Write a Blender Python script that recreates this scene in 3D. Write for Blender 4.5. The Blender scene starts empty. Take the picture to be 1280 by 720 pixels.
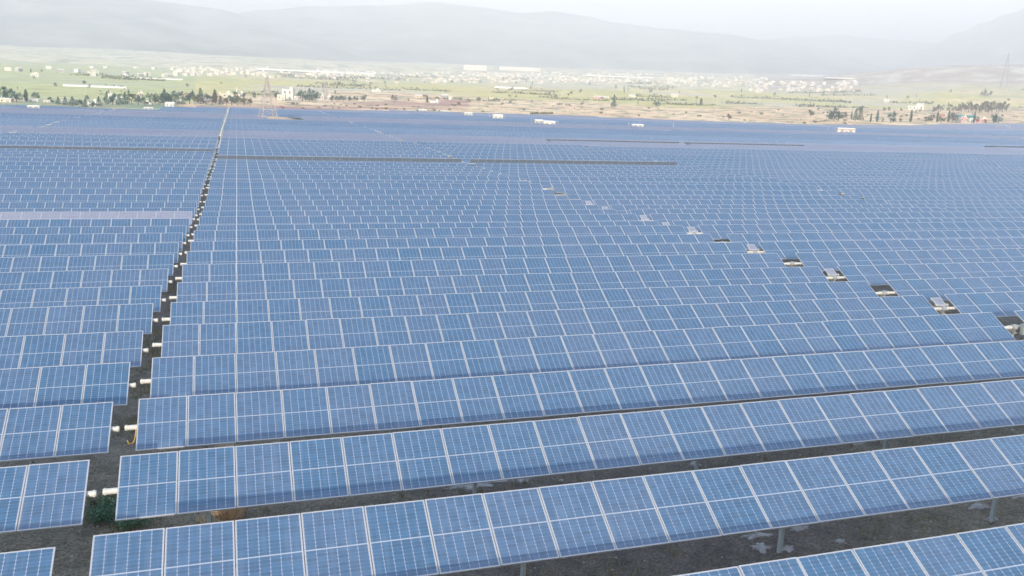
import bpy, bmesh, math, random
from mathutils import Vector, Matrix, noise

rad = math.radians
sc = bpy.context.scene
C = sc.collection

# ------------------------------------------------------------------ camera
H = 10.65                                  # camera height above the far ground
YAW, PITCH, ROLL = rad(18.2508), rad(12.6647), rad(2.2352)
F = 1076.94                                # focal length in pixels of a 1280 wide frame
cy_, sy_, cp_, sp_ = math.cos(YAW), math.sin(YAW), math.cos(PITCH), math.sin(PITCH)
fw = Vector((sy_ * cp_, cy_ * cp_, -sp_))
r0 = Vector((cy_, -sy_, 0.0))
u0 = r0.cross(fw)
right = r0 * math.cos(ROLL) + u0 * math.sin(ROLL)
up = u0 * math.cos(ROLL) - r0 * math.sin(ROLL)
cam_d = bpy.data.cameras.new('camera')
cam = bpy.data.objects.new('camera', cam_d)
C.objects.link(cam)
cam.matrix_world = Matrix(((right.x, up.x, -fw.x, 0), (right.y, up.y, -fw.y, 0),
                           (right.z, up.z, -fw.z, H), (0, 0, 0, 1)))
cam_d.sensor_width = 36.0
cam_d.lens = 36.0 * F / 1280.0
cam_d.clip_start = 0.1
cam_d.clip_end = 40000
sc.camera = cam

# ------------------------------------------------------------------ light
SUN_EL, SUN_AZ = rad(15.4), rad(204.0)     # azimuth clockwise from +Y
w = bpy.data.worlds.new('World')
sc.world = w
w.use_nodes = True
nt = w.node_tree
bg = nt.nodes['Background']
sky = nt.nodes.new('ShaderNodeTexSky')
sky.sky_type = 'NISHITA'
sky.sun_disc = False
sky.sun_elevation = SUN_EL
sky.sun_rotation = SUN_AZ
sky.altitude = 50
sky.air_density = 1.0
sky.dust_density = 1.5
sky.ozone_density = 1.0
nt.links.new(sky.outputs[0], bg.inputs[0])
bg.inputs[1].default_value = 0.15
sun_d = bpy.data.lights.new('sun', 'SUN')
sun_d.energy = 4.6
sun_d.angle = rad(0.5)
sun_d.color = (1.0, 0.88, 0.73)
sun = bpy.data.objects.new('sun', sun_d)
C.objects.link(sun)
sdir = Vector((math.sin(SUN_AZ) * math.cos(SUN_EL), math.cos(SUN_AZ) * math.cos(SUN_EL), math.sin(SUN_EL)))
sun.rotation_euler = sdir.to_track_quat('Z', 'Y').to_euler()

sc.view_settings.view_transform = 'Standard'
sc.view_settings.look = 'None'
sc.view_settings.gamma = 1
sc.view_settings.use_curve_mapping = False
sc.view_settings.exposure = 1.97
sc.cycles.max_bounces = 6
sc.cycles.diffuse_bounces = 3
sc.cycles.glossy_bounces = 3
sc.cycles.volume_bounces = 3
sc.cycles.use_denoising = True

rng = random.Random(7)

# ------------------------------------------------------------------ helpers
def pix(p):
    d = Vector((p[0], p[1], p[2] - H))
    z = d.dot(fw)
    if z < 0.5:
        return None
    return 640 + F * d.dot(right) / z, 360 - F * d.dot(up) / z

KN = [(-50, 1.35), (10, 1.25), (14.2, 1.2), (28.9, .97), (43.5, .72), (58, .33), (72.8, 0.0), (90, 0.0), (1e9, 0.0)]
def ground(x, y):
    R = math.hypot(x, y)
    z = 0.0
    for (a, za), (b, zb) in zip(KN, KN[1:]):
        if y <= b:
            z = za + (zb - za) * max(0.0, (y - a)) / (b - a)
            break
    s = (R - 500) / 60.0
    rise = 60.0 * (s if s > 30 else math.log1p(math.exp(s)))
    if R > 1.2e4:
        rise = 1.2e4
    az = math.degrees(math.atan2(x, y))
    k = 0.026
    z += k * rise if y > 0 else 0.4 * k * rise
    if y > 0: z += .020 * max(0.0, min(R, 4600) - 2000)
    if R > 600:
        q = min(1.0, (R - 600) / 1500.0)
        z += q * 9.0 * noise.noise(Vector((x / 420.0, y / 420.0, 3.1)))
    # low hill on the far right of the plain
    if R > 1300:
        da = (az - 48) / 11.5
        dr = (R - 2450) / 720.0
        z += 66.0 * math.exp(-da * da * .9 - dr * dr) * (1 + .25 * noise.noise(Vector((x / 260.0, y / 260.0, 0.3))))
    return z

def ray(px, py):
    return (fw + right * ((px - 640) / F) + up * ((360 - py) / F)).normalized()

def at(px, py, lift=0.0):
    """where the line of sight through a photo pixel meets the ground"""
    d = ray(px, py)
    hd = math.hypot(d.x, d.y)
    R = 8.0
    prev = R
    while R < 9000:
        x, y = d.x / hd * R, d.y / hd * R
        if H + d.z / hd * R < ground(x, y) + lift:
            lo, hi = prev, R
            for _ in range(20):
                m = (lo + hi) / 2
                if H + d.z / hd * m < ground(d.x / hd * m, d.y / hd * m) + lift:
                    hi = m
                else:
                    lo = m
            x, y = d.x / hd * hi, d.y / hd * hi
            return Vector((x, y, ground(x, y)))
        prev = R
        R *= 1.01
    x, y = d.x / hd * 9000, d.y / hd * 9000
    return Vector((x, y, ground(x, y)))

class MB:
    """collects quads, boxes and tubes and links them as one mesh object"""
    def __init__(self):
        self.v, self.f, self.m, self.uv, self.sm = [], [], [], [], []
    def quad(self, pts, mi=0, uv=None, smooth=False):
        n = len(self.v)
        self.v.extend(tuple(p) for p in pts)
        self.f.append(tuple(range(n, n + len(pts))))
        self.m.append(mi)
        self.uv.append(uv or [(0, 0)] * len(pts))
        self.sm.append(smooth)
    def box(self, c, s, mi=0, M=None, taper=1.0):
        hx, hy, hz = s[0] / 2, s[1] / 2, s[2] / 2
        P = []
        for sz in (-1, 1):
            t = taper if sz > 0 else 1
            for sx, sy in ((-1, -1), (1, -1), (1, 1), (-1, 1)):
                p = Vector((c[0] + sx * hx * t, c[1] + sy * hy * t, c[2] + sz * hz))
                P.append(M @ p if M else p)
        for q in ((3, 2, 1, 0), (4, 5, 6, 7), (0, 1, 5, 4), (1, 2, 6, 5), (2, 3, 7, 6), (3, 0, 4, 7)):
            self.quad([P[i] for i in q], mi)
    def tube(self, a, b, ra, rb=None, n=10, mi=0, caps=True):
        rb = ra if rb is None else rb
        a, b = Vector(a), Vector(b)
        d = (b - a).normalized()
        x = d.orthogonal().normalized()
        y = d.cross(x)
        A = [a + (x * math.cos(t) + y * math.sin(t)) * ra for t in [2 * math.pi * i / n for i in range(n)]]
        B = [b + (x * math.cos(t) + y * math.sin(t)) * rb for t in [2 * math.pi * i / n for i in range(n)]]
        for i in range(n):
            j = (i + 1) % n
            self.quad([A[i], A[j], B[j], B[i]], mi, smooth=True)
        if caps:
            self.quad(A[::-1], mi)
            self.quad(B, mi)
    def mesh(self, name, mats):
        me = bpy.data.meshes.new(name)
        me.from_pydata(self.v, [], self.f)
        for m in mats:
            me.materials.append(m)
        me.polygons.foreach_set('material_index', self.m)
        me.polygons.foreach_set('use_smooth', self.sm)
        ul = me.uv_layers.new(name='UVMap')
        flat = []
        for u in self.uv:
            for a in u:
                flat.extend(a)
        ul.data.foreach_set('uv', flat)
        me.update()
        return me
    def build(self, name, mats, parent=None, loc=(0, 0, 0), rot=(0, 0, 0)):
        if not isinstance(mats, (list, tuple)):
            mats = [mats]
        return put(name, self.mesh(name, mats), parent, loc, rot)

def put(name, me, parent=None, loc=(0, 0, 0), rot=(0, 0, 0)):
    o = bpy.data.objects.new(name, me)
    C.objects.link(o)
    o.parent = parent
    o.location = loc
    o.rotation_euler = rot
    return o

def tag(o, label=None, cat=None, group=None, kind=None):
    if label: o['label'] = label
    if cat: o['category'] = cat
    if group: o['group'] = group
    if kind: o['kind'] = kind
    return o

def empty(name, loc, rz=0.0):
    o = bpy.data.objects.new(name, None)
    C.objects.link(o)
    o.location = loc
    o.rotation_euler = (0, 0, rz)
    o.empty_display_size = 0.5
    return o

def copy_tree(o, parent=None):
    c = o.copy()
    C.objects.link(c)
    c.parent = parent
    for ch in list(o.children):
        copy_tree(ch, c)
    return c

# ------------------------------------------------------------------ materials
def new_mat(name):
    m = bpy.data.materials.new(name)
    m.use_nodes = True
    return m, m.node_tree.nodes, m.node_tree.links, m.node_tree.nodes['Principled BSDF']

def math_node(N, L, op, a, b=None, c=None):
    n = N.new('ShaderNodeMath')
    n.operation = op
    for i, v in enumerate((a, b, c)):
        if v is None:
            continue
        if isinstance(v, (int, float)):
            n.inputs[i].default_value = v
        else:
            L.new(v, n.inputs[i])
    return n.outputs[0]

def mix_col(N, L, fac, a, b):
    n = N.new('ShaderNodeMix')
    n.data_type = 'RGBA'
    for s, v in ((n.inputs[0], fac), (n.inputs[6], a), (n.inputs[7], b)):
        if isinstance(v, (int, float)):
            s.default_value = v
        elif isinstance(v, tuple):
            s.default_value = (*v, 1)
        else:
            L.new(v, s)
    return n.outputs[2]

def plain(name, col, rough=.6, metal=0.0, var=.25, scale=3.0, bump=0.0):
    m, N, L, P = new_mat(name)
    tc = N.new('ShaderNodeTexCoord')
    nz = N.new('ShaderNodeTexNoise')
    nz.inputs['Scale'].default_value = scale
    nz.inputs['Detail'].default_value = 5
    L.new(tc.outputs['Object'], nz.inputs['Vector'])
    lo = tuple(c * (1 - var) for c in col)
    hi = tuple(min(1, c * (1 + var)) for c in col)
    L.new(mix_col(N, L, nz.outputs[0], lo, hi), P.inputs['Base Color'])
    P.inputs['Roughness'].default_value = rough
    P.inputs['Metallic'].default_value = metal
    if bump:
        b = N.new('ShaderNodeBump')
        b.inputs['Strength'].default_value = bump
        L.new(nz.outputs[0], b.inputs['Height'])
        L.new(b.outputs[0], P.inputs['Normal'])
    return m

def glass_mat(name, cell, cell2, dust, dust_amt, rough):
    m, N, L, P = new_mat(name)
    uv = N.new('ShaderNodeUVMap')
    uv.uv_map = 'UVMap'
    sx = N.new('ShaderNodeSeparateXYZ')
    L.new(uv.outputs[0], sx.inputs[0])
    u, v = sx.outputs[0], sx.outputs[1]
    fu6 = math_node(N, L, 'FRACT', math_node(N, L, 'MULTIPLY', u, 6))
    du = math_node(N, L, 'ABSOLUTE', math_node(N, L, 'SUBTRACT', fu6, .5))       # .5 at the column lines
    fv = math_node(N, L, 'FRACT', math_node(N, L, 'MULTIPLY', v, 20))
    dv = math_node(N, L, 'ABSOLUTE', math_node(N, L, 'SUBTRACT', fv, .5))
    # chamfered cell corners leave small diamonds on the column lines
    corner = math_node(N, L, 'MULTIPLY', math_node(N, L, 'MAXIMUM', math_node(N, L, 'SUBTRACT', dv, .30), 0), .32)
    lineU = math_node(N, L, 'GREATER_THAN', math_node(N, L, 'ADD', du, corner), .470)
    lineV = math_node(N, L, 'GREATER_THAN', dv, .465)
    mid = math_node(N, L, 'LESS_THAN', math_node(N, L, 'ABSOLUTE', math_node(N, L, 'SUBTRACT', math_node(N, L, 'FRACT', v), .5)), .0085)
    # per panel tone
    oi = N.new('ShaderNodeObjectInfo')
    pid = math_node(N, L, 'ADD', math_node(N, L, 'FLOOR', u), math_node(N, L, 'MULTIPLY', oi.outputs['Random'], 913.0))
    wn = N.new('ShaderNodeTexWhiteNoise')
    wn.noise_dimensions = '1D'
    L.new(pid, wn.inputs['W'])
    geo = N.new('ShaderNodeNewGeometry')
    nz = N.new('ShaderNodeTexNoise')
    nz.inputs['Scale'].default_value = .55
    nz.inputs['Detail'].default_value = 6
    L.new(geo.outputs['Position'], nz.inputs['Vector'])
    big = N.new('ShaderNodeTexNoise')
    big.inputs['Scale'].default_value = .045
    big.inputs['Detail'].default_value = 3
    L.new(geo.outputs['Position'], big.inputs['Vector'])
    tone = math_node(N, L, 'ADD', math_node(N, L, 'MULTIPLY_ADD', wn.outputs['Value'], .5, -.12), math_node(N, L, 'MULTIPLY', big.outputs[0], .62))
    col = mix_col(N, L, tone, cell, cell2)
    # cell to cell differences
    cid = N.new('ShaderNodeCombineXYZ')
    L.new(math_node(N, L, 'FLOOR', math_node(N, L, 'MULTIPLY', u, 6)), cid.inputs[0])
    L.new(math_node(N, L, 'FLOOR', math_node(N, L, 'MULTIPLY', v, 20)), cid.inputs[1])
    L.new(math_node(N, L, 'MULTIPLY', oi.outputs['Random'], 77.0), cid.inputs[2])
    wc = N.new('ShaderNodeTexWhiteNoise')
    L.new(cid.outputs[0], wc.inputs['Vector'])
    hs = N.new('ShaderNodeHueSaturation')
    L.new(col, hs.inputs['Color'])
    L.new(math_node(N, L, 'MULTIPLY_ADD', wc.outputs['Value'], .34, .83), hs.inputs['Value'])
    fine = N.new('ShaderNodeTexNoise')
    fine.inputs['Scale'].default_value = 5.0
    fine.inputs['Detail'].default_value = 8
    L.new(geo.outputs['Position'], fine.inputs['Vector'])
    sv = N.new('ShaderNodeCombineXYZ')
    L.new(math_node(N, L, 'MULTIPLY', u, 13.0), sv.inputs[0])
    L.new(math_node(N, L, 'MULTIPLY', v, 1.3), sv.inputs[1])
    L.new(math_node(N, L, 'MULTIPLY', oi.outputs['Random'], 391.0), sv.inputs[2])
    streak = N.new('ShaderNodeTexNoise')
    streak.inputs['Scale'].default_value = 1.0
    streak.inputs['Detail'].default_value = 6
    L.new(sv.outputs[0], streak.inputs['Vector'])
    low = math_node(N, L, 'MULTIPLY', math_node(N, L, 'MAXIMUM', math_node(N, L, 'SUBTRACT', .12, v), 0), 2.2)
    vor = N.new('ShaderNodeTexVoronoi')
    vor.inputs['Scale'].default_value = 1.6
    L.new(geo.outputs['Position'], vor.inputs['Vector'])
    vsep = N.new('ShaderNodeSeparateColor')
    L.new(vor.outputs['Color'], vsep.inputs[0])
    drop = math_node(N, L, 'MULTIPLY', math_node(N, L, 'LESS_THAN', vor.outputs['Distance'], .045), math_node(N, L, 'GREATER_THAN', vsep.outputs[0], .86))
    damt = math_node(N, L, 'MULTIPLY', math_node(N, L, 'ADD', math_node(N, L, 'MULTIPLY', fine.outputs[0], .5), math_node(N, L, 'MULTIPLY', big.outputs[0], .9)), dust_amt)
    damt = math_node(N, L, 'ADD', damt, math_node(N, L, 'ADD', low, math_node(N, L, 'MULTIPLY', math_node(N, L, 'MAXIMUM', math_node(N, L, 'SUBTRACT', streak.outputs[0], .48), 0), .9)))
    col = mix_col(N, L, damt, hs.outputs[0], dust)
    col = mix_col(N, L, math_node(N, L, 'MULTIPLY', drop, .7), col, (.5, .5, .48))
    col = mix_col(N, L, math_node(N, L, 'MULTIPLY', lineV, .55), col, (.18, .26, .38))
    col = mix_col(N, L, math_node(N, L, 'MULTIPLY', lineU, .80), col, (.30, .34, .42))
    col = mix_col(N, L, math_node(N, L, 'MULTIPLY', mid, .9), col, (.37, .41, .48))
    L.new(col, P.inputs['Base Color'])
    P.inputs['Roughness'].default_value = rough
    P.inputs['IOR'].default_value = 1.5
    return m

M = {}
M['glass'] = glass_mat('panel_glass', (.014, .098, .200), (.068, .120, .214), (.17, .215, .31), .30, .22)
M['sheen_glass'] = glass_mat('sky_sheen_panel_glass', (.075, .115, .195), (.125, .140, .215), (.24, .235, .30), .42, .28)  # lavender low-sky reflection painted into the glass colour of far rows
M['pale_glass'] = glass_mat('pale_panel_glass', (.145, .175, .255), (.19, .205, .285), (.36, .35, .40), .45, .35)  # lighter, greyer cells for one pinkish row and the charging panels
M['frame'] = plain('anodised_aluminium', (.43, .44, .47), .5, .2, .08, 2)
M['back'] = plain('panel_backsheet', (.20, .26, .36), .6, 0, .12, 2)
M['galv'] = plain('galvanised_steel', (.50, .58, .62), .5, .3, .15, 6)
M['tube'] = plain('white_tube_steel', (.58, .56, .51), .5, .1, .12, 4)
M['tube_dark'] = plain('grey_steel', (.35, .36, .37), .6, .3, .2, 4)  # plain grey steel of drive gear, cabin vents and the hill pylon
M['motor'] = plain('motor_casing', (.08, .085, .09), .5, .2, .25, 8)
M['box'] = plain('control_box_paint', (.30, .33, .31), .5, 0, .12, 5)
M['cable'] = plain('yellow_cable', (.55, .35, .08), .6, 0, .1, 5)
M['leaf'] = plain('scrub_leaves', (.10, .22, .13), .7, 0, .5, 6)
M['leaf_teal'] = plain('dense_leaves', (.05, .115, .09), .7, 0, .5, .8)
M['leaf_olive'] = plain('olive_leaves', (.13, .14, .07), .75, 0, .45, .8)
M['leaf_grey'] = plain('grey_leaves', (.13, .12, .095), .8, 0, .4, .8)
M['dry'] = plain('dry_twigs', (.70, .46, .27), .8, 0, .35, 6)
M['bark'] = plain('bark', (.13, .09, .06), .85, 0, .35, 4)
M['white_wall'] = plain('white_render', (.70, .66, .59), .8, 0, .06, .3)
M['cream_wall'] = plain('cream_render', (.68, .58, .44), .8, 0, .1, .3)
M['grey_wall'] = plain('grey_render', (.42, .40, .38), .8, 0, .1, .3)
M['red_roof'] = plain('clay_roof', (.42, .20, .12), .8, 0, .2, .6)
M['pale_roof'] = plain('pale_roof', (.72, .68, .60), .7, 0, .1, .4)
M['teal_roof'] = plain('teal_roof', (.06, .24, .24), .6, 0, .15, .6)
M['pink_wall'] = plain('pink_render', (.62, .33, .30), .8, 0, .1, .3)
M['film'] = plain('greenhouse_film', (.85, .83, .78), .35, 0, .04, .1)
M['window'] = plain('window_glass', (.04, .05, .06), .15, 0, .2, 1)
M['door'] = plain('grey_door', (.30, .32, .34), .5, .2, .1, 2)
M['pylon'] = plain('pylon_steel', (.50, .44, .42), .6, .3, .1, .5)
M['grass'] = plain('dry_grass', (.27, .25, .16), .85, 0, .5, 3)
M['stone'] = plain('pale_stone', (.42, .41, .40), .85, 0, .3, 4, .3)

# ------------------------------------------------------------------ solar field layout
PW, PP, PL, PT = 1.135, 1.15, 1.5627, 0.035       # panel width, pitch along the row, length, thickness
TILT = rad(30.0)
ROW_P, Y0, X0, KX = 3.65897, 14.2366, -2.44575, 0.03019
ZFIT = [-8.00, -8.12, -8.18, -8.23, -8.23, -8.34, -8.40, -8.39, -8.48, -8.59, -8.60, -8.84, -8.87, -9.02, -9.17, -9.18, -9.23]
SLFIT = [.0004, .0018, .0014, .0028, -.002, -.0034, -.0028, -.0026, -.0006, .0001, .0008, .0006, .0009, .0008, .0007, .0009, .0008]
LEFT_DZ = [-.12, -.02, -.01, -.095, -.165, -.02, -.09, -.148, -.10, -.065]
CH = 1.45                                   # tube height above the ground
WING = 27
GAP_D, GAP_E = 1.02, 0.50                   # drive gap and end gap, in panels
TLEN = (2 * WING + GAP_D + GAP_E) * PP      # tracker pitch along the row

EDGE = [(-400, 124), (0, 131.5), (95, 133), (130, 137.5), (175, 138), (210, 135), (300, 134.5), (330, 135.5), (400, 137), (480, 138.5), (560, 141),
        (640, 143), (720, 145.5), (800, 149), (880, 152), (960, 154.5), (1030, 156.5), (1120, 157), (1200, 155.5), (1240, 154), (1280, 154), (1700, 156)]
def edge_y(px):
    for (a, ya), (b, yb) in zip(EDGE, EDGE[1:]):
        if a <= px <= b:
            return ya + (yb - ya) * (px - a) / (b - a)
    return EDGE[0][1] if px < EDGE[0][0] else EDGE[-1][1]

# the far edge of the solar field as a world table: bearing -> distance
EDGE_AZ = []
for px in range(-380, 1700, 20):
    q = at(px, edge_y(px) + 1.0, 1.2)
    EDGE_AZ.append((math.degrees(math.atan2(q.x, q.y)), math.hypot(q.x, q.y)))
EDGE_AZ.sort()
def edge_R(az):
    if az <= EDGE_AZ[0][0]: return EDGE_AZ[0][1]
    if az >= EDGE_AZ[-1][0]: return EDGE_AZ[-1][1]
    for (a, ra), (b, rb) in zip(EDGE_AZ, EDGE_AZ[1:]):
        if a <= az <= b:
            return ra + (rb - ra) * (az - a) / max(1e-6, b - a)
def in_field(x, y, m=0.0):
    return math.hypot(x, y) + m < edge_R(math.degrees(math.atan2(x, y)))

# ------------------------------------------------------------------ ground
def lerp3(a, b, t):
    t = max(0.0, min(1.0, t))
    return tuple(a[i] + (b[i] - a[i]) * t for i in range(3))

def fbm(x, y, s, o=0.0):
    return noise.fractal(Vector((x / s, y / s, o)), 1.0, 2.0, 4)

SOIL = (.135, .120, .108)
def ground_col(x, y):
    R = math.hypot(x, y)
    az = math.degrees(math.atan2(x, y))
    eR = edge_R(az) if y > -5 else 400
    n1, n2, n3 = fbm(x, y, 60, 1), fbm(x, y, 220, 5), fbm(x, y, 14, 9)
    if R < eR:
        c = lerp3(SOIL, (.21, .19, .15), .5 + n3)
        return c
    t = R / eR
    sand = lerp3((.80, .60, .37), (.70, .48, .28), .5 + 1.2 * n1)
    if n3 > .12: sand = lerp3(sand, (.26, .24, .13), (n3 - .12) * 4)
    if -2 < az < 15 and 1.08 < t < 1.75: sand = lerp3(sand, (.40, .21, .17), .35 + 1.4 * n1)
    if az < -3: sand = lerp3(sand, (.24, .31, .18), .65 + n1)
    cell = noise.cell(Vector((x / 130.0 + .3 * n2, y / 240.0, 2)))
    green = [(.56, .49, .17), (.62, .52, .20), (.72, .57, .29), (.50, .46, .18), (.68, .54, .29), (.60, .52, .18)][int(abs(cell) * 997) % 6]
    green = lerp3(green, (.50, .46, .16), .3 + n3)
    green = lerp3(green, (.56, .50, .34), (n2 - .05) * 2)
    if az < -2: green = lerp3(green, (.38, .44, .22), .5)
    far = lerp3((.64, .56, .32), (.76, .64, .44), .5 + 1.5 * n2)
    far = lerp3(far, (.34, .34, .20), (n1 - .05) * 3)
    s_end = 1.9 + .25 * n2 + (.0 if az > 6 else (-.25 if az > -2 else -.6))
    c = lerp3(sand, green, (t - s_end) / .12)
    c = lerp3(c, far, (R - 1500 - 500 * n2) / 500.0)
    # bare pale scars and stony slopes on the low hill
    if az > 33 and R > 1500:
        hill = lerp3((.40, .31, .24), (.54, .44, .33), .5 + 1.6 * n1)
        if n1 > .22: hill = lerp3(hill, (.62, .56, .46), (n1 - .22) * 6)
        c = lerp3(c, hill, (R - 1550) / 350.0)
    return c

def build_ground():
    az0 = math.degrees(YAW)
    angs = []
    a = -180.0
    while a < 180.0 - 1e-6:
        angs.append(a)
        a += 0.14 if abs(a) < 36 else 3.0
    rads = [0.0]
    R = 2.0
    while R < 9000:
        rads.append(R)
        R *= 1.02 if 260 < R < 4200 else 1.09
    rads.append(9500)
    v, f, col = [], [], []
    na = len(angs)
    v.append((0, 0, ground(0, 0)))
    col.append(SOIL)
    for R in rads[1:]:
        for a in angs:
            b = rad(a + az0)
            x, y = R * math.sin(b), R * math.cos(b)
            z = ground(x, y)
            if R < 120: z += .04 * noise.noise(Vector((x / 1.7, y / 1.7, 0)))
            v.append((x, y, z))
            col.append(ground_col(x, y))
    for i in range(na):
        f.append((0, 1 + (i + 1) % na, 1 + i))
    for k in range(len(rads) - 2):
        b0, b1 = 1 + k * na, 1 + (k + 1) * na
        for i in range(na):
            j = (i + 1) % na
            f.append((b0 + i, b0 + j, b1 + j, b1 + i))
    me = bpy.data.meshes.new('ground')
    me.from_pydata(v, [], f)
    at_ = me.color_attributes.new('tint', 'FLOAT_COLOR', 'POINT')
    flat = []
    for c in col: flat.extend((*c, 1))
    at_.data.foreach_set('color', flat)
    me.polygons.foreach_set('use_smooth', [True] * len(f))
    m, N, L, P = new_mat('soil_and_fields')
    ca = N.new('ShaderNodeVertexColor')
    ca.layer_name = 'tint'
    geo = N.new('ShaderNodeNewGeometry')
    n1 = N.new('ShaderNodeTexNoise'); n1.inputs['Scale'].default_value = 2.2; n1.inputs['Detail'].default_value = 9; n1.inputs['Roughness'].default_value = .7
    n2 = N.new('ShaderNodeTexNoise'); n2.inputs['Scale'].default_value = 17; n2.inputs['Detail'].default_value = 6
    n3 = N.new('ShaderNodeTexNoise'); n3.inputs['Scale'].default_value = .06; n3.inputs['Detail'].default_value = 8
    for n in (n1, n2, n3): L.new(geo.outputs['Position'], n.inputs['Vector'])
    f1 = math_node(N, L, 'MULTIPLY', n1.outputs[0], n2.outputs[0])
    f2 = math_node(N, L, 'ADD', math_node(N, L, 'MULTIPLY', f1, 5.0), math_node(N, L, 'MULTIPLY_ADD', n3.outputs[0], .9, -.62))
    hs = N.new('ShaderNodeHueSaturation')
    L.new(ca.outputs[0], hs.inputs['Color'])
    L.new(f2, hs.inputs['Value'])
    L.new(hs.outputs[0], P.inputs['Base Color'])
    P.inputs['Roughness'].default_value = .95
    b = N.new('ShaderNodeBump'); b.inputs['Strength'].default_value = 1.0; b.inputs['Distance'].default_value = .25
    L.new(f1, b.inputs['Height'])
    L.new(b.outputs[0], P.inputs['Normal'])
    me.materials.append(m)
    tag(put('ground', me), kind='structure')
build_ground()

# ------------------------------------------------------------------ mountains
def mountain_mat(name, lo, hi):
    m, N, L, P = new_mat(name)
    geo = N.new('ShaderNodeNewGeometry')
    n = N.new('ShaderNodeTexNoise'); n.inputs['Scale'].default_value = .004; n.inputs['Detail'].default_value = 10; n.inputs['Roughness'].default_value = .65
    L.new(geo.outputs['Position'], n.inputs['Vector'])
    r = N.new('ShaderNodeValToRGB')
    r.color_ramp.elements[0].position = .35; r.color_ramp.elements[0].color = (*lo, 1)
    r.color_ramp.elements[1].position = .68; r.color_ramp.elements[1].color = (*hi, 1)
    L.new(n.outputs[0], r.inputs[0])
    L.new(r.outputs[0], P.inputs['Base Color'])
    P.inputs['Roughness'].default_value = .95
    return m
M['mountain'] = mountain_mat('mountain_scrub', (.05, .07, .065), (.38, .35, .30))

def mountain(ridge, Rr, depth, seed):
    """ridge: photo pixels of the skyline, Rr its distance; slopes fall to both sides"""
    pts = []
    for px, py in ridge:
        d = ray(px, py)
        hd = math.hypot(d.x, d.y)
        pts.append((math.degrees(math.atan2(d.x, d.y)), H + d.z / hd * Rr))
    a0, a1 = pts[0][0], pts[-1][0]
    na, nr = 260, 46
    v, f = [], []
    for i in range(na + 1):
        a = a0 + (a1 - a0) * i / na
        for (b, zb), (c, zc) in zip(pts, pts[1:]):
            if b <= a <= c + 1e-9:
                t = (a - b) / (c - b)
                t = t * t * (3 - 2 * t)
                top = zb + (zc - zb) * t
                break
        for k in range(nr + 1):
            s = k / nr * 2 - 1                       # -1 front foot .. 0 ridge .. 1 back foot
            R = Rr + depth * (s if s < 0 else s * .8)
            x, y = R * math.sin(rad(a)), R * math.cos(rad(a))
            base = ground(x, y) - 25
            prof = (1 - abs(s)) ** (1.05 if s < 0 else 1.1)
            n = noise.fractal(Vector((x / 900, y / 900, seed)), .9, 2.1, 6)
            rg = noise.ridged_multi_fractal(Vector((x / 700, y / 1400, seed + 4)), 1.0, 2.0, 5, 1.0, 2.0)
            hgt = (top - base) * prof
            hgt *= 1 + (.22 * n + .10 * (rg - 1.2)) * (1 - abs(s)) * abs(s) * 3.4
            hgt += 9 * n * (1 - abs(s))
            v.append((x, y, base + hgt))
    for i in range(na):
        for k in range(nr):
            p = i * (nr + 1) + k
            f.append((p, p + nr + 1, p + nr + 2, p + 1))
    me = bpy.data.meshes.new('mountains')
    me.from_pydata(v, [], f)
    me.polygons.foreach_set('use_smooth', [True] * len(f))
    me.materials.append(M['mountain'])
    tag(put('mountains', me), kind='structure')

mountain([(-500, 0), (-250, -14), (-60, -16), (80, -12), (190, 0), (250, 8), (330, 22), (400, 40), (470, 62), (540, 80), (640, 100)], 5200, 1750, 1.3)
mountain([(180, 60), (260, 24), (330, 12), (400, 7), (470, 6), (540, 3), (600, 10), (650, 16), (690, 14), (730, 20), (770, 29), (830, 36), (900, 42), (960, 51), (1010, 58), (1060, 70), (1110, 84), (1150, 97), (1220, 118)], 6200, 2100, 7.7)
mountain([(850, 70), (930, 52), (1010, 46), (1045, 43), (1080, 47), (1120, 50), (1170, 54), (1230, 66), (1330, 90)], 7600, 1700, 3.9)
mountain([(1040, 118), (1110, 84), (1160, 58), (1200, 40), (1230, 28), (1260, 17), (1290, 8), (1360, 2), (1480, 4), (1650, 25), (1800, 60)], 7000, 2000, 12.1)

# ------------------------------------------------------------------ haze
def haze():
    mb = MB()
    mb.box((0, 0, 0), (1, 1, 1))
    m = bpy.data.materials.new('haze')
    m.use_nodes = True
    N, L = m.node_tree.nodes, m.node_tree.links
    N.remove(N['Principled BSDF'])
    pv = N.new('ShaderNodeVolumePrincipled')
    pv.inputs['Color'].default_value = (.62, .66, .72, 1)
    pv.inputs['Density'].default_value = 4.4e-4
    pv.inputs['Anisotropy'].default_value = -0.1
    L.new(pv.outputs[0], N['Material Output'].inputs['Volume'])
    o = mb.build('haze', m)
    zmin, zmax = -12.0, 985.0
    o.scale = (23000, 23000, zmax - zmin)
    o.location = (0, 0, (zmin + zmax) / 2)
    tag(o, kind='stuff')
haze()

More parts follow.
